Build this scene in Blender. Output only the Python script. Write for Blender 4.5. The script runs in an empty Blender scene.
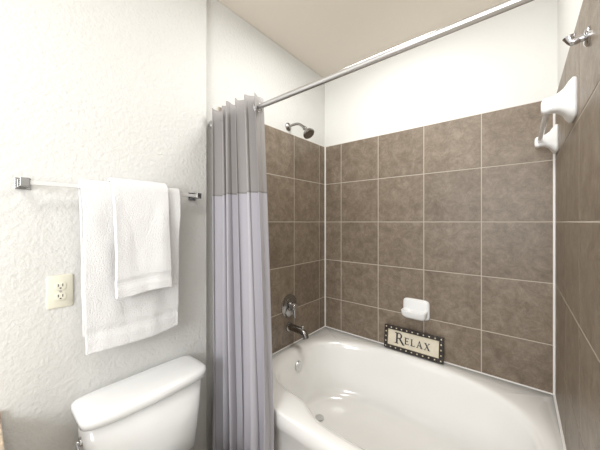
import bpy, math, random
from mathutils import Vector, Matrix
random.seed(3)
S = bpy.context.scene
COL = S.collection
S.view_settings.view_transform = 'Standard'
S.view_settings.look = 'None'

# ------------------------------------------------------------ materials
def nmat(name):
    m = bpy.data.materials.new(name); m.use_nodes = True
    nt = m.node_tree
    return m, nt, nt.nodes['Principled BSDF']

def mat(name, col, rough=0.5, metal=0.0, bump=0.0, bscale=50, bdist=0.002, var=0.0, vscale=5, coat=0.0, detail=2, sheen=0.0):
    m, nt, b = nmat(name)
    b.inputs['Base Color'].default_value = (*col, 1)
    b.inputs['Roughness'].default_value = rough
    b.inputs['Metallic'].default_value = metal
    b.inputs['Coat Weight'].default_value = coat
    b.inputs['Sheen Weight'].default_value = sheen
    tc = nt.nodes.new('ShaderNodeTexCoord')
    if bump > 0:
        n = nt.nodes.new('ShaderNodeTexNoise'); n.inputs['Scale'].default_value = bscale; n.inputs['Detail'].default_value = detail
        bp = nt.nodes.new('ShaderNodeBump'); bp.inputs['Strength'].default_value = bump; bp.inputs['Distance'].default_value = bdist
        nt.links.new(tc.outputs['Object'], n.inputs['Vector']); nt.links.new(n.outputs['Fac'], bp.inputs['Height'])
        nt.links.new(bp.outputs['Normal'], b.inputs['Normal'])
    if var > 0:
        n = nt.nodes.new('ShaderNodeTexNoise'); n.inputs['Scale'].default_value = vscale; n.inputs['Detail'].default_value = 3
        r = nt.nodes.new('ShaderNodeValToRGB')
        r.color_ramp.elements[0].position = 0.3; r.color_ramp.elements[1].position = 0.7
        r.color_ramp.elements[0].color = (*[c*(1-var) for c in col], 1)
        r.color_ramp.elements[1].color = (*[min(1, c*(1+var)) for c in col], 1)
        nt.links.new(tc.outputs['Object'], n.inputs['Vector']); nt.links.new(n.outputs['Fac'], r.inputs['Fac'])
        nt.links.new(r.outputs['Color'], b.inputs['Base Color'])
    return m

M_wall = mat('wall_paint', (0.69, 0.69, 0.67), 0.55, bump=0.7, bscale=70, bdist=0.005, detail=3)
M_wall2 = mat('wall_paint_smooth', (0.77, 0.77, 0.745), 0.6, bump=0.2, bscale=75, bdist=0.003)
M_ceil = mat('ceiling_paint', (0.80, 0.735, 0.65), 0.8, bump=0.3, bscale=60, bdist=0.003)
M_floor = mat('floor_vinyl', (0.42, 0.36, 0.30), 0.4, var=0.15, vscale=6)
M_trim = mat('trim_paint', (0.82, 0.82, 0.8), 0.35, bump=0.02)
M_grout = mat('grout', (0.52, 0.47, 0.40), 0.8, bump=0.2, bscale=300, bdist=0.001)
M_caulk = mat('caulk', (0.88, 0.87, 0.85), 0.4, bump=0.02)
M_tub = mat('tub_acrylic', (0.92, 0.915, 0.895), 0.10, var=0.008, coat=0.4)
M_ceramic = mat('ceramic_white', (0.88, 0.89, 0.89), 0.1, var=0.01, coat=0.4)
M_chrome = mat('chrome', (0.62, 0.62, 0.63), 0.12, 1.0, var=0.05)
M_rod = mat('brushed_nickel', (0.66, 0.66, 0.66), 0.28, 1.0, var=0.04)
M_nickel = mat('dark_nickel', (0.34, 0.33, 0.32), 0.2, 1.0, var=0.1)
M_bracket = mat('bracket_chrome', (0.42, 0.42, 0.42), 0.15, 1.0, var=0.1)
M_barwhite = mat('satin_bar', (0.85, 0.85, 0.85), 0.3, 0.5, var=0.02)
M_towel = mat('terry_white', (0.78, 0.78, 0.785), 0.95, bump=0.9, bscale=210, bdist=0.005, sheen=0.05, detail=3)
M_ivory = mat('outlet_ivory', (0.78, 0.76, 0.64), 0.35, var=0.01)
M_dark = mat('dark_slot', (0.03, 0.03, 0.03), 0.5, var=0.1)
M_frame = mat('sign_frame_dark', (0.035, 0.028, 0.025), 0.35, var=0.3, vscale=40)
M_gold = mat('bead_gold', (0.72, 0.66, 0.50), 0.3, 0.6, var=0.1)
M_cream = mat('sign_cream', (0.74, 0.68, 0.55), 0.6, var=0.06, vscale=25)
M_text = mat('sign_text', (0.03, 0.025, 0.03), 0.6, var=0.1)
M_counter = mat('counter_laminate', (0.55, 0.45, 0.33), 0.3, var=0.3, vscale=60)
M_cab = mat('cabinet_wood', (0.30, 0.19, 0.11), 0.4, var=0.2, vscale=8)

# tile
def tile_mat():
    m, nt, b = nmat('tile_brown')
    tc = nt.nodes.new('ShaderNodeTexCoord'); geo = nt.nodes.new('ShaderNodeNewGeometry')
    mul = nt.nodes.new('ShaderNodeVectorMath'); mul.operation = 'MULTIPLY_ADD'
    comb = nt.nodes.new('ShaderNodeCombineXYZ')
    for k in range(3): nt.links.new(geo.outputs['Random Per Island'], comb.inputs[k])
    mul.inputs[1].default_value = (30, 17, 23)
    nt.links.new(comb.outputs[0], mul.inputs[0]); nt.links.new(tc.outputs['Object'], mul.inputs[2])
    n1 = nt.nodes.new('ShaderNodeTexNoise'); n1.inputs['Scale'].default_value = 14; n1.inputs['Detail'].default_value = 12; n1.inputs['Roughness'].default_value = 0.86
    n1.inputs['Distortion'].default_value = 0.4
    nt.links.new(mul.outputs[0], n1.inputs['Vector'])
    r = nt.nodes.new('ShaderNodeValToRGB')
    e = r.color_ramp.elements
    e[0].position = 0.33; e[0].color = (0.118, 0.086, 0.058, 1)
    e[1].position = 0.70; e[1].color = (0.325, 0.275, 0.215, 1)
    x = e.new(0.5); x.color = (0.205, 0.161, 0.119, 1)
    nt.links.new(n1.outputs['Fac'], r.inputs['Fac'])
    hsv = nt.nodes.new('ShaderNodeHueSaturation')
    mr = nt.nodes.new('ShaderNodeMapRange'); mr.inputs['To Min'].default_value = 0.94; mr.inputs['To Max'].default_value = 1.1
    nt.links.new(geo.outputs['Random Per Island'], mr.inputs['Value']); nt.links.new(mr.outputs[0], hsv.inputs['Value'])
    nt.links.new(r.outputs['Color'], hsv.inputs['Color']); nt.links.new(hsv.outputs['Color'], b.inputs['Base Color'])
    b.inputs['Roughness'].default_value = 0.42
    bp = nt.nodes.new('ShaderNodeBump'); bp.inputs['Strength'].default_value = 0.2; bp.inputs['Distance'].default_value = 0.003
    nt.links.new(n1.outputs['Fac'], bp.inputs['Height']); nt.links.new(bp.outputs['Normal'], b.inputs['Normal'])
    return m
M_tile = tile_mat()

def curtain_mat():
    m, nt, b = nmat('curtain_fabric')
    tc = nt.nodes.new('ShaderNodeTexCoord'); sep = nt.nodes.new('ShaderNodeSeparateXYZ')
    nt.links.new(tc.outputs['Object'], sep.inputs[0])
    r = nt.nodes.new('ShaderNodeValToRGB'); r.color_ramp.interpolation = 'CONSTANT'
    mr = nt.nodes.new('ShaderNodeMapRange'); mr.inputs['From Min'].default_value = 0; mr.inputs['From Max'].default_value = 2.2
    nt.links.new(sep.outputs['Z'], mr.inputs['Value']); nt.links.new(mr.outputs[0], r.inputs['Fac'])
    e = r.color_ramp.elements
    e[0].position = 0; e[0].color = (0.42, 0.41, 0.45, 1)
    e[1].position = 1.575/2.2; e[1].color = (0.22, 0.21, 0.205, 1)
    a = e.new(1.588/2.2); a.color = (0.30, 0.285, 0.28, 1)
    nt.links.new(r.outputs['Color'], b.inputs['Base Color'])
    b.inputs['Roughness'].default_value = 0.6; b.inputs['Sheen Weight'].default_value = 0.1
    w = nt.nodes.new('ShaderNodeTexNoise'); w.inputs['Scale'].default_value = 300
    bp = nt.nodes.new('ShaderNodeBump'); bp.inputs['Strength'].default_value = 0.2; bp.inputs['Distance'].default_value = 0.001
    nt.links.new(tc.outputs['Object'], w.inputs['Vector']); nt.links.new(w.outputs['Fac'], bp.inputs['Height']); nt.links.new(bp.outputs['Normal'], b.inputs['Normal'])
    return m
M_curtain = curtain_mat()

# ------------------------------------------------------------ mesh helpers
def empty(name, loc=(0, 0, 0)):
    e = bpy.data.objects.new(name, None); e.location = loc; e.empty_display_size = 0.1
    COL.objects.link(e); return e

def mk(name, V, F, m, parent=None, smooth=False, bevel=0, segs=3, sub=0, auto=None):
    me = bpy.data.meshes.new(name); me.from_pydata([tuple(v) for v in V], [], F); me.update()
    import bmesh
    bm = bmesh.new(); bm.from_mesh(me); bmesh.ops.recalc_face_normals(bm, faces=bm.faces); bm.to_mesh(me); bm.free()
    ms = m if isinstance(m, (list, tuple)) else [m]
    for x in ms: me.materials.append(x)
    o = bpy.data.objects.new(name, me); COL.objects.link(o)
    if smooth or bevel or sub:
        for p in me.polygons: p.use_smooth = True
    if bevel:
        b = o.modifiers.new('b', 'BEVEL'); b.width = bevel; b.segments = segs; b.limit_method = 'ANGLE'; b.angle_limit = math.radians(40)
        b.harden_normals = True
    if sub:
        s = o.modifiers.new('s', 'SUBSURF'); s.levels = sub; s.render_levels = sub
    if parent: o.parent = parent
    return o

def boxvf(lo, hi, off=0):
    x0, y0, z0 = lo; x1, y1, z1 = hi
    V = [(x0,y0,z0),(x1,y0,z0),(x1,y1,z0),(x0,y1,z0),(x0,y0,z1),(x1,y0,z1),(x1,y1,z1),(x0,y1,z1)]
    F = [(0,3,2,1),(4,5,6,7),(0,1,5,4),(1,2,6,5),(2,3,7,6),(3,0,4,7)]
    return V, [tuple(i+off for i in f) for f in F]

def boxes(name, lst, m, parent=None, bevel=0, segs=3):
    V, F = [], []
    for lo, hi in lst:
        v, f = boxvf(lo, hi, len(V)); V += v; F += f
    return mk(name, V, F, m, parent, bevel=bevel, segs=segs)

def loft(name, loops, m, parent=None, cap0=True, cap1=True, sub=0, bevel=0):
    n = len(loops[0]); V = [p for l in loops for p in l]; F = []
    for i in range(len(loops)-1):
        for j in range(n):
            k = (j+1) % n
            F.append((i*n+j, i*n+k, (i+1)*n+k, (i+1)*n+j))
    if cap0: F.append(tuple(range(n))[::-1])
    if cap1: F.append(tuple((len(loops)-1)*n+j for j in range(n)))
    return mk(name, V, F, m, parent, smooth=True, sub=sub, bevel=bevel)

def basis(d):
    d = Vector(d).normalized()
    up = Vector((0, 0, 1)) if abs(d.z) < 0.9 else Vector((0, 1, 0))
    u = up.cross(d).normalized(); v = d.cross(u).normalized()
    return d, u, v

def lathe(name, prof, loc, axis, m, parent=None, n=40):
    d, u, v = basis(axis); loc = Vector(loc)
    loops = []
    for t, r in prof:
        loops.append([loc + d*t + (u*math.cos(a)+v*math.sin(a))*max(r, 1e-4) for a in [2*math.pi*i/n for i in range(n)]])
    o = loft(name, loops, m, parent)
    e = o.modifiers.new('e', 'EDGE_SPLIT'); e.split_angle = math.radians(35)
    return o

def tube(name, pts, r, m, parent=None, radii=None, smooth=True):
    cu = bpy.data.curves.new(name, 'CURVE'); cu.dimensions = '3D'
    if smooth and len(pts) > 2:
        sp = cu.splines.new('NURBS'); sp.points.add(len(pts)-1); sp.order_u = 3; sp.use_endpoint_u = True
    else:
        sp = cu.splines.new('POLY'); sp.points.add(len(pts)-1)
    for i, p in enumerate(pts):
        sp.points[i].co = (*p, 1); sp.points[i].radius = radii[i] if radii else 1
    cu.bevel_depth = r; cu.bevel_resolution = 8; cu.use_fill_caps = True; cu.resolution_u = 10
    cu.materials.append(m)
    o = bpy.data.objects.new(name, cu); COL.objects.link(o)
    if parent: o.parent = parent
    return o

def torus(name, loc, axis, R, r, m, parent=None, n=32, k=10, sq=1.0):
    d, u, v = basis(axis); loc = Vector(loc); V = []; F = []
    for i in range(n):
        a = 2*math.pi*i/n; c = u*math.cos(a)+v*math.sin(a)
        for j in range(k):
            b = 2*math.pi*j/k
            V.append(loc + c*(R+r*math.cos(b)) + d*(r*sq*math.sin(b)))
    for i in range(n):
        for j in range(k):
            F.append((i*k+j, ((i+1)%n)*k+j, ((i+1)%n)*k+(j+1)%k, i*k+(j+1)%k))
    return mk(name, V, F, m, parent, smooth=True)

def sel(cx, cy, a, b, z, n=4.0, N=64):
    L = []
    for i in range(N):
        t = 2*math.pi*i/N; c, s = math.cos(t), math.sin(t)
        L.append((cx + a*math.copysign(abs(c)**(2/n), c), cy + b*math.copysign(abs(s)**(2/n), s), z))
    return L

# ------------------------------------------------------------ room
XL, XR, YB = -1.356, 0.147, 2.0       # finished tile faces
T = 0.010
ZC = 2.74
NEAR = -1.336
boxes('wall_left', [((-1.48, -1.7, 0), (NEAR, 0.813, ZC)), ((-1.48, 0.8135, 0), (XL-T, YB+T+0.1, ZC))], M_wall, bevel=0.006)
boxes('wall_back', [((XL-T, YB+T, 0), (XR+T, YB+T+0.1, ZC))], M_wall2)
boxes('wall_right', [((XR+T, 0.83, 0), (1.3, YB+T+0.1, ZC)), ((1.3, -1.7, 0), (1.4, YB+T+0.1, ZC))], M_wall2, bevel=0.005)
boxes('ceiling', [((-1.48, -1.7, ZC), (1.4, YB+0.11, ZC+0.1))], M_ceil)
boxes('floor', [((-1.48, -1.7, -0.1), (1.4, YB+0.11, 0))], M_floor)
boxes('baseboard_left', [((NEAR, 0.075, 0), (NEAR+0.014, 0.80, 0.10))], M_trim, bevel=0.004)
boxes('baseboard_right', [((XR+T+0.002, 0.816, 0), (1.3, 0.83, 0.10))], M_trim, bevel=0.004)

# ------------------------------------------------------------ tile surround
P = 0.337; G = 0.0046; ZT = 2.115; ZB = 0.50
z = ZT
rows = []
while z > ZB:
    rows.append((max(ZB, z-P), z)); z -= P
cuts = [XL, -1.190, -0.857, -0.522, -0.186, XR]
xcols = list(zip(cuts[:-1], cuts[1:]))
ycuts = [0.901, 1.238, 1.575, 1.912, YB]
ycols = list(zip(ycuts[:-1], ycuts[1:]))
ts = empty('tile_surround')
V, F = [], []
g = G/2
for z0, z1 in rows:
    for a, b in xcols:
        v, f = boxvf((a+g, YB, z0+g), (b-g, YB+T-0.001, z1-g), len(V)); V += v; F += f
    for a, b in ycols:
        v, f = boxvf((XL-T+0.001, a+g, z0+g), (XL, b-g, z1-g), len(V)); V += v; F += f
        v, f = boxvf((XR, a+g, z0+g), (XR+T-0.001, b-g, z1-g), len(V)); V += v; F += f
mk('tiles', V, F, M_tile, ts, bevel=0.0015, segs=2)
gd = 0.0011
boxes('grout', [((XL-T+0.001, YB+gd, ZB), (XR+T-0.001, YB+T-0.0005, ZT)),
                ((XL-T+0.0005, 0.901, ZB), (XL-gd, YB+T-0.001, ZT)),
                ((XR+gd, 0.901, ZB), (XR+T-0.0005, YB+T-0.001, ZT))], M_grout, ts)
c = 0.009
boxes('caulk', [((XL-0.001, YB-c, ZB), (XL+c, YB+0.002, ZT)), ((XR-c, YB-c, ZB), (XR+0.001, YB+0.002, ZT)),
                ((XL, YB-c, ZB), (XR, YB+0.001, ZB+0.006)), ((XL-0.001, 0.955, ZB), (XL+c, YB, ZB+0.006)), ((XR-c, 0.955, ZB), (XR+0.001, YB, ZB+0.006))], M_caulk, ts, bevel=0.002, segs=2)

# ------------------------------------------------------------ bathtub
TY0 = 0.95
cx, cy, A, B, NE = -0.60, 1.465, 0.675, 0.44, 2.5
rx0, rx1, ry0, ry1 = XL+0.001, XR-0.001, TY0, YB-0.001
NA = 180
angs = [2*math.pi*i/NA for i in range(NA)]
for X, Y in ((rx0, ry0), (rx1, ry0), (rx1, ry1), (rx0, ry1)):
    ca = math.atan2(Y-cy, X-cx) % (2*math.pi)
    j = min(range(NA), key=lambda i: abs(angs[i]-ca)); angs[j] = ca
def rect(inset, z):
    L = []
    for t in angs:
        c_, s_ = math.cos(t), math.sin(t)
        r = 1e9
        if c_ > 1e-9: r = min(r, (rx1-cx)/c_)
        if c_ < -1e-9: r = min(r, (rx0-cx)/c_)
        if s_ > 1e-9: r = min(r, (ry1-cy)/s_)
        if s_ < -1e-9: r = min(r, (ry0-cy)/s_)
        x, y = cx+c_*r, cy+s_*r
        x = min(max(x, rx0+0), rx1); y = max(y, ry0+inset)
        L.append((x, y, z))
    return L
def se(sx, sy, z, ox=0.0, n=NE, arm=0.11):
    L = []
    for t in angs:
        c_, s_ = math.cos(t), math.sin(t)
        a, b = A*sx, B*sy
        r = (abs(c_/a)**n + abs(s_/b)**n)**(-1/n)
        # moulded arm-rest swell at the front near the faucet end
        d = (math.degrees(t)-231)/15
        r *= 1-arm*math.exp(-d*d)
        L.append((cx+ox+c_*r, cy+s_*r, z))
    return L
loops = [rect(0.03, 0.0), rect(0.03, 0.05), rect(0.02, 0.40), rect(0.0, 0.42), rect(0.0, 0.488), rect(0.004, 0.497), rect(0.012, 0.50),
         se(1.045, 1.06, 0.501), se(1.015, 1.025, 0.4995), se(1.0, 1.0, 0.494), se(0.985, 0.98, 0.482), se(0.972, 0.96, 0.455), se(0.955, 0.935, 0.38, 0.0),
         se(0.93, 0.90, 0.28), se(0.895, 0.85, 0.19, -0.01), se(0.85, 0.79, 0.14, -0.02, arm=0.04), se(0.77, 0.69, 0.115, -0.03, arm=0.02), se(0.5, 0.45, 0.105, -0.03, arm=0), se(0.05, 0.05, 0.10, -0.03, arm=0)]
tub = empty('bathtub')
o = loft('tub_shell', loops, M_tub, tub, cap0=False)
lathe('overflow_plate', [(-0.02, 0.034), (0.003, 0.036), (0.008, 0.033), (0.010, 0.026), (0.010, 0.012), (0.014, 0.010), (0.015, 0.0)],
      (cx-A*0.953, 1.49, 0.392), (1, 0, 0.12), M_rod, tub)
lathe('drain', [(0, 0.032), (0.004, 0.030), (0.005, 0.02), (0.002, 0.0)], (-1.05, 1.48, 0.112), (0, 0, 1), M_rod, tub)

# ------------------------------------------------------------ plumbing
PY = 1.515
sv = empty('shower_valve')
lathe('escutcheon', [(0, 0.086), (0.004, 0.086), (0.010, 0.078), (0.014, 0.055), (0.016, 0.036), (0.03, 0.032), (0.032, 0.030)], (XL, PY, 0.805), (1, 0, 0), M_nickel, sv)
lathe('handle_hub', [(0.028, 0.026), (0.06, 0.027), (0.068, 0.022), (0.070, 0.0)], (XL, PY, 0.805), (1, 0, 0), M_chrome, sv)
tube('lever', [(XL+0.055, PY, 0.805), (XL+0.06, PY-0.01, 0.775), (XL+0.075, PY-0.02, 0.73)], 0.010, M_chrome, sv, radii=[1.2, 0.9, 0.7])
sp = empty('tub_spout')
lathe('flange', [(0, 0.036), (0.006, 0.035), (0.010, 0.028)], (XL, PY, 0.645), (1, 0, 0), M_nickel, sp)
tube('spout', [(XL+0.002, PY, 0.645), (XL+0.06, PY, 0.647), (XL+0.12, PY, 0.640), (XL+0.155, PY, 0.622), (XL+0.162, PY, 0.598)], 0.026, M_nickel, sp, radii=[0.95, 0.95, 1.0, 0.95, 0.85])
lathe('diverter', [(0, 0.006), (0.018, 0.006), (0.02, 0.010), (0.028, 0.010), (0.03, 0.0)], (XL+0.13, PY, 0.657), (0, 0, 1), M_chrome, sp, n=20)
sh = empty('shower_head')
WX = XL-T
lathe('wall_flange', [(0, 0.032), (0.006, 0.030), (0.014, 0.016), (0.016, 0.012)], (WX, PY, 2.165), (1, 0, 0), M_nickel, sh)
tube('arm', [(WX+0.002, PY, 2.165), (WX+0.07, PY, 2.175), (WX+0.13, PY, 2.155), (WX+0.165, PY, 2.115)], 0.0095, M_nickel, sh)
lathe('head', [(-0.01, 0.012), (0.005, 0.015), (0.012, 0.013), (0.03, 0.020), (0.045, 0.034), (0.060, 0.043), (0.068, 0.043), (0.072, 0.039), (0.070, 0.0)],
      (WX+0.160, PY, 2.122), (0.62, 0, -0.78), M_nickel, sh)

# ------------------------------------------------------------ soap dish on back wall
sd = empty('soap_dish')
SX, SZ = -0.571, 0.822
def rr(cx_, cz_, a, b, y, n=6, N=48):
    return [(p[0], y, p[1]) for p in sel(cx_, cz_, a, b, 0, n, N)]
loft('plate', [rr(SX, SZ, 0.090, 0.070, YB-0.0005), rr(SX, SZ, 0.090, 0.070, YB-0.010), rr(SX, SZ, 0.085, 0.065, YB-0.018), rr(SX, SZ, 0.074, 0.054, YB-0.022)], M_ceramic, sd)
DL = []
for a, b, z_, yo in [(0.05, 0.02, -0.060, 0.02), (0.068, 0.032, -0.055, 0.03), (0.080, 0.042, -0.036, 0.04), (0.083, 0.046, -0.008, 0.045), (0.0825, 0.046, -0.002, 0.045), (0.078, 0.041, 0.000, 0.045),
                     (0.068, 0.034, -0.006, 0.044), (0.06, 0.03, -0.020, 0.042), (0.03, 0.015, -0.024, 0.042)]:
    DL.append(sel(SX, YB-0.012-yo, a, b, SZ+z_, 4, 48))
loft('tray', DL, M_ceramic, sd)

# ------------------------------------------------------------ RELAX sign
W, H, D = 0.40, 0.165, 0.012
sg = empty('relax_sign', (-0.590, 1.962, 0.5055)); sg.rotation_euler = (math.radians(-7), 0, 0)
fw = 0.027
boxes('backing', [((-W/2+0.005, -D+0.003, 0.005), (W/2-0.005, 0, H-0.005))], M_cream, sg)
boxes('frame', [((-W/2, -D-0.004, 0), (W/2, 0, fw)), ((-W/2, -D-0.004, H-fw), (W/2, 0, H)), ((-W/2, -D-0.004, fw), (-W/2+fw, 0, H-fw)), ((W/2-fw, -D-0.004, fw), (W/2, 0, H-fw))], M_frame, sg, bevel=0.003)
boxes('inner_border', [((-W/2+fw, -D-0.002, fw), (W/2-fw, -D+0.003, fw+0.003)), ((-W/2+fw, -D-0.002, H-fw-0.003), (W/2-fw, -D+0.003, H-fw)),
                       ((-W/2+fw, -D-0.002, fw), (-W/2+fw+0.003, -D+0.003, H-fw)), ((W/2-fw-0.003, -D-0.002, fw), (W/2-fw, -D+0.003, H-fw))], M_gold, sg)
V, F = [], []
def bead(px, pz, r):
    b0 = len(V); n, k = 10, 4
    for i in range(k):
        a = math.pi/2*i/k
        for j in range(n):
            t = 2*math.pi*j/n
            V.append((px+r*math.cos(a)*math.cos(t), -D-0.0035-r*0.6*math.sin(a), pz+r*math.cos(a)*math.sin(t)))
    V.append((px, -D-0.0035-r*0.6, pz))
    for i in range(k-1):
        for j in range(n):
            F.append((b0+i*n+j, b0+i*n+(j+1)%n, b0+(i+1)*n+(j+1)%n, b0+(i+1)*n+j))
    for j in range(n): F.append((b0+(k-1)*n+j, b0+(k-1)*n+(j+1)%n, b0+k*n))
nb = 11
for i in range(nb):
    x = -W/2+fw/2+(W-fw)*i/(nb-1)
    bead(x, fw/2, 0.0055); bead(x, H-fw/2, 0.0055)
for i in range(1, 4):
    zz = fw/2+(H-fw)*i/4
    bead(-W/2+fw/2, zz, 0.0055); bead(W/2-fw/2, zz, 0.0055)
mk('beads', V, F, M_gold, sg, smooth=True)
LV, LF = [], []
def poly(pts):
    b0 = len(LV); n = len(pts)
    for x, z_ in pts: LV.append((x, -D-0.0005, z_))
    for x, z_ in pts: LV.append((x, -D+0.0035, z_))
    LF.append(tuple(range(b0, b0+n))); LF.append(tuple(range(b0+2*n-1, b0+n-1, -1)))
    for i in range(n):
        k = (i+1) % n; LF.append((b0+i, b0+k, b0+n+k, b0+n+i))
def quad(x0, z0, x1, z1): poly([(x0, z0), (x1, z0), (x1, z1), (x0, z1)])
def letter(ch, x, z0, h):
    w = h*0.15; s = h*0.05; t = h*0.07
    if ch == 'R':
        quad(x+w*0.5, z0, x+w*1.5, z0+h); quad(x-s, z0, x+w*2, z0+s); quad(x-s, z0+h-s, x+w*1.2, z0+h)
        r1, r2 = h*0.27, h*0.27-t
        n = 12; c0 = (x+h*0.36, z0+h-r1)
        for i in range(n):
            a, b = -math.pi/2+math.pi*i/n, -math.pi/2+math.pi*(i+1)/n
            k1 = 1-0.35*math.cos(a); k2 = 1-0.35*math.cos(b)
            poly([(c0[0]+r1*math.cos(a), c0[1]+r1*math.sin(a)), (c0[0]+r1*math.cos(b), c0[1]+r1*math.sin(b)), (c0[0]+r2*k2*math.cos(b), c0[1]+r2*math.sin(b)), (c0[0]+r2*k1*math.cos(a), c0[1]+r2*math.sin(a))])
        quad(x+w, z0+h-t, c0[0], z0+h); quad(x+w, z0+h-2*r1, c0[0], z0+h-2*r1+t)
        poly([(x+h*0.32, z0+h*0.5), (x+h*0.48, z0+h*0.5), (x+h*0.88, z0-h*0.04), (x+h*0.70, z0-h*0.04)])
        return h*0.84
    if ch == 'E':
        quad(x+w*0.5, z0, x+w*1.5, z0+h); quad(x, z0, x+h*0.62, z0+t); quad(x, z0+h-t, x+h*0.6, z0+h); quad(x+w, z0+h*0.47, x+h*0.48, z0+h*0.47+t)
        poly([(x+h*0.57, z0), (x+h*0.62, z0), (x+h*0.65, z0+h*0.22), (x+h*0.60, z0+h*0.1)]); poly([(x+h*0.55, z0+h), (x+h*0.6, z0+h), (x+h*0.6, z0+h*0.8)])
        quad(x+h*0.45, z0+h*0.38, x+h*0.49, z0+h*0.63)
        return h*0.80
    if ch == 'L':
        quad(x+w*0.5, z0, x+w*1.5, z0+h); quad(x, z0, x+h*0.6, z0+t); quad(x, z0+h-s, x+w*2, z0+h)
        poly([(x+h*0.54, z0), (x+h*0.6, z0), (x+h*0.64, z0+h*0.25), (x+h*0.58, z0+h*0.1)])
        return h*0.74
    if ch == 'A':
        poly([(x+h*0.08, z0), (x+h*0.15, z0), (x+h*0.44, z0+h), (x+h*0.38, z0+h)])
        poly([(x+h*0.36, z0+h), (x+h*0.46, z0+h), (x+h*0.82, z0), (x+h*0.64, z0)])
        quad(x+h*0.2, z0+h*0.3, x+h*0.62, z0+h*0.3+t); quad(x, z0, x+h*0.25, z0+s); quad(x+h*0.56, z0, x+h*0.92, z0+s)
        return h*0.98
    if ch == 'X':
        poly([(x+h*0.06, z0+h), (x+h*0.24, z0+h), (x+h*0.78, z0), (x+h*0.60, z0)])
        poly([(x+h*0.06, z0), (x+h*0.13, z0), (x+h*0.72, z0+h), (x+h*0.64, z0+h)])
        quad(x, z0, x+h*0.22, z0+s); quad(x+h*0.52, z0, x+h*0.86, z0+s); quad(x, z0+h-s, x+h*0.32, z0+h); quad(x+h*0.56, z0+h-s, x+h*0.8, z0+h)
        return h*0.9
x = -0.118; x += letter('R', x, 0.047, 0.076)
for ch in 'ELAX': x += letter(ch, x+0.003, 0.056, 0.046) + 0.005
mk('lettering', LV, LF, M_text, sg)

# ------------------------------------------------------------ ceramic towel bar on right wall
cb = empty('ceramic_towel_bar')
CZ = 1.866
for k, yy in enumerate((1.33, 1.90)):
    L = []
    for d_, a, b, dz in [(0.0, 0.062, 0.070, 0), (0.009, 0.062, 0.070, 0), (0.018, 0.055, 0.061, 0), (0.030, 0.038, 0.042, 0), (0.046, 0.029, 0.030, 0.000), (0.062, 0.025, 0.026, -0.002), (0.076, 0.025, 0.028, -0.004), (0.084, 0.021, 0.024, -0.004), (0.088, 0.012, 0.014, -0.004)]:
        L.append([(XR-d_, p[0], p[1]) for p in sel(yy, CZ+dz, a, b, 0, 4.5, 40)])
    loft('post_%d' % (k+1), L, M_ceramic, cb)
tube('bar', [(XR-0.068, 1.33, CZ-0.003), (XR-0.068, 1.90, CZ-0.003)], 0.010, M_ceramic, cb)

# robe hook
rh = empty('robe_hook')
HZ = 1.950
lathe('base', [(0, 0.026), (0.005, 0.026), (0.010, 0.020), (0.012, 0.010), (0.03, 0.009)], (XR, 1.07, HZ), (-1, 0, 0), M_chrome, rh)
tube('hook', [(XR-0.02, 1.07, HZ), (XR-0.032, 1.07, HZ-0.004), (XR-0.038, 1.07, HZ+0.004), (XR-0.040, 1.07, HZ+0.014)], 0.010, M_chrome, rh, radii=[1, 1, 1, 1.4])

# ------------------------------------------------------------ curtain rod and curtain
RY, RZ = 0.872, 1.998
cr = empty('curtain_rod')
tube('rod', [(XL-T+0.003, RY, RZ), (XR+T-0.003, RY, RZ)], 0.0118, M_rod, cr)
for nm, xx, s_ in (('flange_1', XL-T, 1), ('flange_2', XR+T, -1)):
    lathe(nm, [(0, 0.030), (0.008, 0.030), (0.02, 0.020), (0.035, 0.018)], (xx, RY, RZ), (s_, 0, 0), M_rod, cr)

sc = empty('shower_curtain')
NU, NV = 420, 70
X0 = -1.330; NF = 5.5
V = []; F = []
ztop, zbot = 2.055, 0.10
def fold(u, v):
    wid = 0.350 + 0.074*min(1, v*1.25)
    uu = u + 0.026*math.sin(2*math.pi*2*u+0.6) + 0.012*v*math.sin(17*u+3*v)
    ph = 2*math.pi*NF*uu
    amp = 0.048 + 0.014*math.sin(13*u+1)*(0.4+0.6*v)
    s1 = math.sin(ph)
    y = RY - 0.006 + amp*s1 + v*0.013*math.sin(ph*2.3+1.7+v*2.5)
    x = X0 + wid*u + 0.014*math.sin(2*ph)*(0.6+0.6*v) + 0.006*v*math.sin(9*u+4*v)
    y = min(y, 0.930)
    return max(x, NEAR+0.003), y
for i in range(NV+1):
    v = i/NV
    for j in range(NU+1):
        u = j/NU
        x, y = fold(u, v)
        zt = ztop + 0.004*math.sin(2*math.pi*NF*2*u)
        V.append((x, y, zt + (zbot-zt)*v))
for i in range(NV):
    for j in range(NU):
        a = i*(NU+1)+j
        F.append((a, a+1, a+NU+2, a+NU+1))
o = mk('fabric', V, F, M_curtain, sc, smooth=True)
md = o.modifiers.new('s', 'SOLIDIFY'); md.thickness = 0.0016; md.offset = 0
prev = None; k = 0
for j in range(0, 841):
    u = j/840
    x, y = fold(u, 0.03)
    if prev is not None and (prev-RY)*(y-RY) < 0:
        k += 1
        torus('grommet_%d' % k, (x, RY, RZ), (1, 0.6*(1 if y > prev else -1), 0), 0.020, 0.0045, M_rod, sc, sq=0.7)
    prev = y

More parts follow.
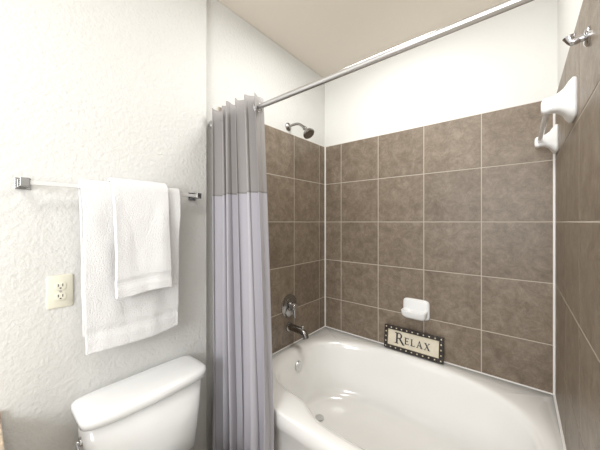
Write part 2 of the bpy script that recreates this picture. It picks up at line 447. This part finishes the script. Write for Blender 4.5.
# ------------------------------------------------------------ metal towel bar on left wall
tb = empty('towel_bar')
BX, BZ = NEAR+0.066, 1.573
for k, yy in enumerate((0.103, 0.722)):
    boxes('bracket_%d' % (k+1), [((NEAR, yy-0.020, BZ-0.020), (NEAR+0.007, yy+0.020, BZ+0.020)), ((NEAR+0.007, yy-0.014, BZ-0.014), (NEAR+0.016, yy+0.014, BZ+0.014)),
                           ((NEAR+0.014, yy-0.009, BZ-0.010), (BX+0.004, yy+0.009, BZ+0.010)), ((BX-0.011, yy-0.012, BZ-0.014), (BX+0.012, yy+0.012, BZ+0.014))], M_bracket, tb, bevel=0.002)
boxes('bar', [((BX-0.007, 0.11, BZ-0.007), (BX+0.007, 0.715, BZ+0.007))], M_barwhite, tb, bevel=0.001)

# ------------------------------------------------------------ towels
from mathutils import noise
def towel(name, y0, y1, zf, zb, rad, thick, taper=0.02, seed=0, lean=0.0, skew=0.0, band=0.06):
    path = []
    nb_, na, nf = 30, 12, 60
    zc_ = BZ
    for i in range(nb_): path.append((BX-rad, zb+(zc_-zb)*i/nb_, (1-i/nb_)))
    for i in range(na+1):
        a = math.pi - math.pi*i/na
        path.append((BX+rad*math.cos(a), zc_+rad*math.sin(a), 0))
    for i in range(1, nf+1): path.append((BX+rad, zc_+(zf-zc_)*i/nf, i/nf))
    NUu = 70
    V = []; F = []
    for pi, (px, pz, dn) in enumerate(path):
        front = px > BX
        for j in range(NUu+1):
            u = j/NUu
            yy0 = y0 + taper*dn + 0.006*noise.noise(Vector((pz*6, seed, 0)))
            yy1 = y1 - taper*dn*0.5 + 0.005*noise.noise(Vector((pz*6, seed+9, 0)))
            y = yy0+(yy1-yy0)*u
            nn = 0.012 + noise.noise(Vector((y*8, pz*2.2, seed)))*0.020 + noise.noise(Vector((y*20, pz*7, seed+5)))*0.005
            nn = nn*min(1, dn*6)
            x = px
            z_ = pz
            if front:
                x += max(0, nn) + lean*dn
                z_ += skew*(u-0.5)*dn + 0.005*dn*math.sin(u*5+seed)
                dz = pz-zf
                if band and band < dz < band+0.024: x -= 0.004
            V.append((x, y, z_))
    n = NUu+1
    for i in range(len(path)-1):
        for j in range(NUu):
            a = i*n+j; F.append((a, a+1, a+n+1, a+n))
    o = mk(name, V, F, M_towel, None, smooth=True)
    md = o.modifiers.new('s', 'SOLIDIFY'); md.thickness = thick; md.offset = 0
    b = o.modifiers.new('b', 'BEVEL'); b.width = thick*0.42; b.segments = 4; b.limit_method = 'ANGLE'; b.angle_limit = math.radians(60)
    return o
towel('bath_towel', 0.247, 0.615, 0.947, 1.0, 0.019, 0.018, taper=0.014, seed=1.3, lean=0.0, skew=0.015)
towel('hand_towel', 0.340, 0.552, 1.150, 1.22, 0.0385, 0.016, taper=0.003, seed=4.2, lean=0.024, skew=0.003, band=0.04)

# ------------------------------------------------------------ outlet
ol = empty('electrical_outlet')
oy, oz = 0.201, 1.180
def rx(cy_, cz_, a, b, x, n=8, N=48):
    return [(x, p[0], p[1]) for p in sel(cy_, cz_, a, b, 0, n, N)]
loft('cover_plate', [rx(oy, oz, 0.039, 0.062, NEAR, 12), rx(oy, oz, 0.039, 0.062, NEAR+0.003, 12), rx(oy, oz, 0.036, 0.059, NEAR+0.0065, 12)], M_ivory, ol)
for s_ in (-1, 1):
    zc_ = oz+s_*0.0195
    loft('receptacle', [rx(oy, zc_, 0.0165, 0.0145, NEAR+0.006, 3), rx(oy, zc_, 0.0165, 0.0145, NEAR+0.009, 3), rx(oy, zc_, 0.0155, 0.0135, NEAR+0.0095, 3)], M_ivory, ol)
    boxes('slots', [((NEAR+0.009, oy-0.0075, zc_-0.001), (NEAR+0.0101, oy-0.0050, zc_+0.009)), ((NEAR+0.009, oy+0.0050, zc_-0.001), (NEAR+0.0101, oy+0.0075, zc_+0.009)),
                    ((NEAR+0.009, oy-0.0025, zc_-0.009), (NEAR+0.0101, oy+0.0025, zc_-0.0045))], M_dark, ol)
lathe('screw', [(0, 0.004), (0.0015, 0.0035), (0.002, 0.0)], (NEAR+0.006, oy, oz), (1, 0, 0), M_chrome, ol, n=16)

# ------------------------------------------------------------ toilet
tl = empty('toilet')
ty = 0.463
def tank_loop(z_, dx0, dx1, hw, bow, n=7, N=72):
    cxx = (dx0+dx1)/2; a = (dx1-dx0)/2
    L = []
    for p in sel(cxx, ty, a, hw, z_, n, N):
        q = (p[1]-ty)/hw
        k_ = max(0, (p[0]-cxx)/a)
        L.append((p[0] + bow*(1-q*q)*k_ - 0.0, p[1], z_))
    return L
b0 = NEAR+0.012
loft('tank', [tank_loop(0.385, b0+0.01, b0+0.145, 0.195, 0.015), tank_loop(0.40, b0+0.006, b0+0.155, 0.203, 0.016), tank_loop(0.55, b0+0.004, b0+0.168, 0.214, 0.018), tank_loop(0.718, b0+0.003, b0+0.177, 0.222, 0.02)], M_ceramic, tl)
loft('tank_lid', [tank_loop(0.718, b0-0.002, b0+0.180, 0.226, 0.02), tank_loop(0.722, b0-0.008, b0+0.190, 0.236, 0.02), tank_loop(0.746, b0-0.008, b0+0.194, 0.240, 0.02),
                  tank_loop(0.756, b0-0.006, b0+0.191, 0.237, 0.02), tank_loop(0.762, b0, b0+0.183, 0.229, 0.02), tank_loop(0.765, b0+0.012, b0+0.165, 0.210, 0.018), tank_loop(0.766, b0+0.05, b0+0.12, 0.14, 0.01)], M_ceramic, tl)
# side-mounted trip lever on the vanity side of the tank
lathe('lever_base', [(0, 0.016), (0.006, 0.015), (0.010, 0.008), (0.014, 0.007)], (b0+0.09, ty-0.219, 0.64), (0, -1, 0), M_chrome, tl, n=24)
tube('flush_lever', [(b0+0.09, ty-0.232, 0.64), (b0+0.12, ty-0.234, 0.637), (b0+0.15, ty-0.230, 0.63)], 0.006, M_chrome, tl)
def bl(cxx, a, b, z_, n=2.3): return sel(cxx, ty, a, b, z_, n, 56)
bc = b0+0.43
loft('bowl', [bl(bc-0.05, 0.21, 0.11, 0.0), bl(bc-0.05, 0.215, 0.115, 0.02), bl(bc-0.05, 0.19, 0.10, 0.07), bl(bc-0.04, 0.18, 0.10, 0.18), bl(bc-0.02, 0.215, 0.14, 0.28), bl(bc, 0.24, 0.175, 0.35), bl(bc, 0.25, 0.185, 0.385), bl(bc, 0.245, 0.18, 0.395),
              bl(bc, 0.19, 0.13, 0.393), bl(bc, 0.17, 0.115, 0.33), bl(bc-0.02, 0.10, 0.07, 0.24), bl(bc-0.03, 0.05, 0.04, 0.20)], M_ceramic, tl)
boxes('tank_shelf', [((b0+0.01, ty-0.12, 0.30), (bc-0.14, ty+0.12, 0.385))], M_ceramic, tl, bevel=0.03)
loft('seat', [bl(bc, 0.245, 0.185, 0.396), bl(bc, 0.25, 0.19, 0.402), bl(bc, 0.25, 0.19, 0.412), bl(bc, 0.245, 0.185, 0.416)], M_ceramic, tl)
loft('seat_cover', [bl(bc, 0.245, 0.186, 0.418), bl(bc, 0.25, 0.19, 0.424), bl(bc, 0.247, 0.188, 0.432), bl(bc, 0.22, 0.165, 0.438), bl(bc, 0.08, 0.06, 0.441)], M_ceramic, tl)

# ------------------------------------------------------------ vanity (only its end touches the frame)
vn = empty('vanity_cabinet')
v0, v1 = -0.95, 0.046
N4 = NEAR+0.004
boxes('cabinet', [((N4, v0, 0.09), (-0.82, v1-0.01, 0.755)), ((N4, v0, 0.0), (-0.88, v1-0.01, 0.09))], M_cab, vn, bevel=0.003)
boxes('doors', [((-0.82, v0+0.03+0.32*i, 0.13), (-0.80, v0+0.33+0.32*i, 0.72)) for i in range(3)], M_cab, vn, bevel=0.006)
boxes('countertop', [((N4, v0-0.01, 0.755), (-0.785, v1+0.006, 0.790)), ((N4, v0-0.01, 0.790), (N4+0.018, v1+0.006, 0.815))], M_counter, vn, bevel=0.004)
loft('sink', [sel(-1.05, -0.45, 0.19, 0.24, 0.791, 2.3), sel(-1.05, -0.45, 0.19, 0.24, 0.800, 2.3), sel(-1.05, -0.45, 0.17, 0.22, 0.802, 2.3), sel(-1.05, -0.45, 0.14, 0.19, 0.78, 2.3), sel(-1.05, -0.45, 0.05, 0.05, 0.76, 2.3)], M_ceramic, vn)
for i in range(3):
    lathe('knob', [(0, 0.006), (0.012, 0.006), (0.016, 0.014), (0.024, 0.012), (0.026, 0)], (-0.80, v0+0.29+0.32*i, 0.64), (1, 0, 0), M_chrome, vn, n=20)

# ------------------------------------------------------------ lights
m, nt, b = nmat('added_lamp_glow'); b.inputs['Base Color'].default_value = (0.9, 0.9, 0.88, 1)  # glowing glass shared by the two added, out-of-view fixtures
b.inputs['Emission Color'].default_value = (1, 0.97, 0.92, 1); b.inputs['Emission Strength'].default_value = 3.0
cl = empty('added_ceiling_light')  # unseen ceiling fixture, added to light the room
lathe('canopy', [(0, 0.17), (0.02, 0.17), (0.03, 0.155)], (-0.3, -0.35, ZC), (0, 0, -1), M_rod, cl)
lathe('dome', [(0.025, 0.15), (0.06, 0.145), (0.09, 0.11), (0.108, 0.06), (0.112, 0.0)], (-0.3, -0.35, ZC), (0, 0, -1), m, cl)
rl = empty('added_alcove_light')  # fixture added above the tub, out of view, to brighten the alcove
lathe('trim_ring', [(0, 0.10), (0.006, 0.098), (0.008, 0.08)], (-0.60, 1.25, ZC), (0, 0, -1), M_trim, rl)
lathe('lens', [(0.007, 0.078), (0.010, 0.07), (0.012, 0.0)], (-0.60, 1.25, ZC), (0, 0, -1), m, rl)

def area(name, loc, target, size, power, col=(1, 1, 1)):
    L = bpy.data.lights.new(name, 'AREA'); L.energy = power; L.size = size; L.color = col; L.shape = 'DISK'
    o = bpy.data.objects.new(name, L); COL.objects.link(o); o.location = loc
    o.rotation_euler = (Vector(target)-Vector(loc)).to_track_quat('-Z', 'Y').to_euler()
    return o
area('fill_ceiling', (-0.3, -0.35, 2.6), (-0.4, 0.2, 0), 0.5, 9, (1, 0.99, 0.97))  # fill light below the added ceiling fixture
area('fill_alcove', (-0.60, 1.25, 2.70), (-0.6, 1.35, 0), 0.5, 13, (1, 0.99, 0.96))  # added fill that lifts the brightness of the alcove
area('fill_rear', (-0.15, -1.5, 1.7), (-0.6, 2.0, 1.5), 1.0, 36, (1, 1, 1))  # soft fill added behind the camera, aimed into the alcove

W_ = bpy.data.worlds.new('world'); S.world = W_; W_.use_nodes = True
bg = W_.node_tree.nodes['Background']; bg.inputs['Color'].default_value = (1, 1, 1, 1); bg.inputs['Strength'].default_value = 1.0

# ------------------------------------------------------------ camera
cd = bpy.data.cameras.new('camera'); co = bpy.data.objects.new('camera', cd); COL.objects.link(co)
cd.sensor_width = 36; cd.lens = 267/600*36; cd.shift_y = -3/600; cd.clip_start = 0.02
co.location = (0, 0, 1.44); co.rotation_euler = (math.radians(90), 0, math.radians(39.5))
S.camera = co
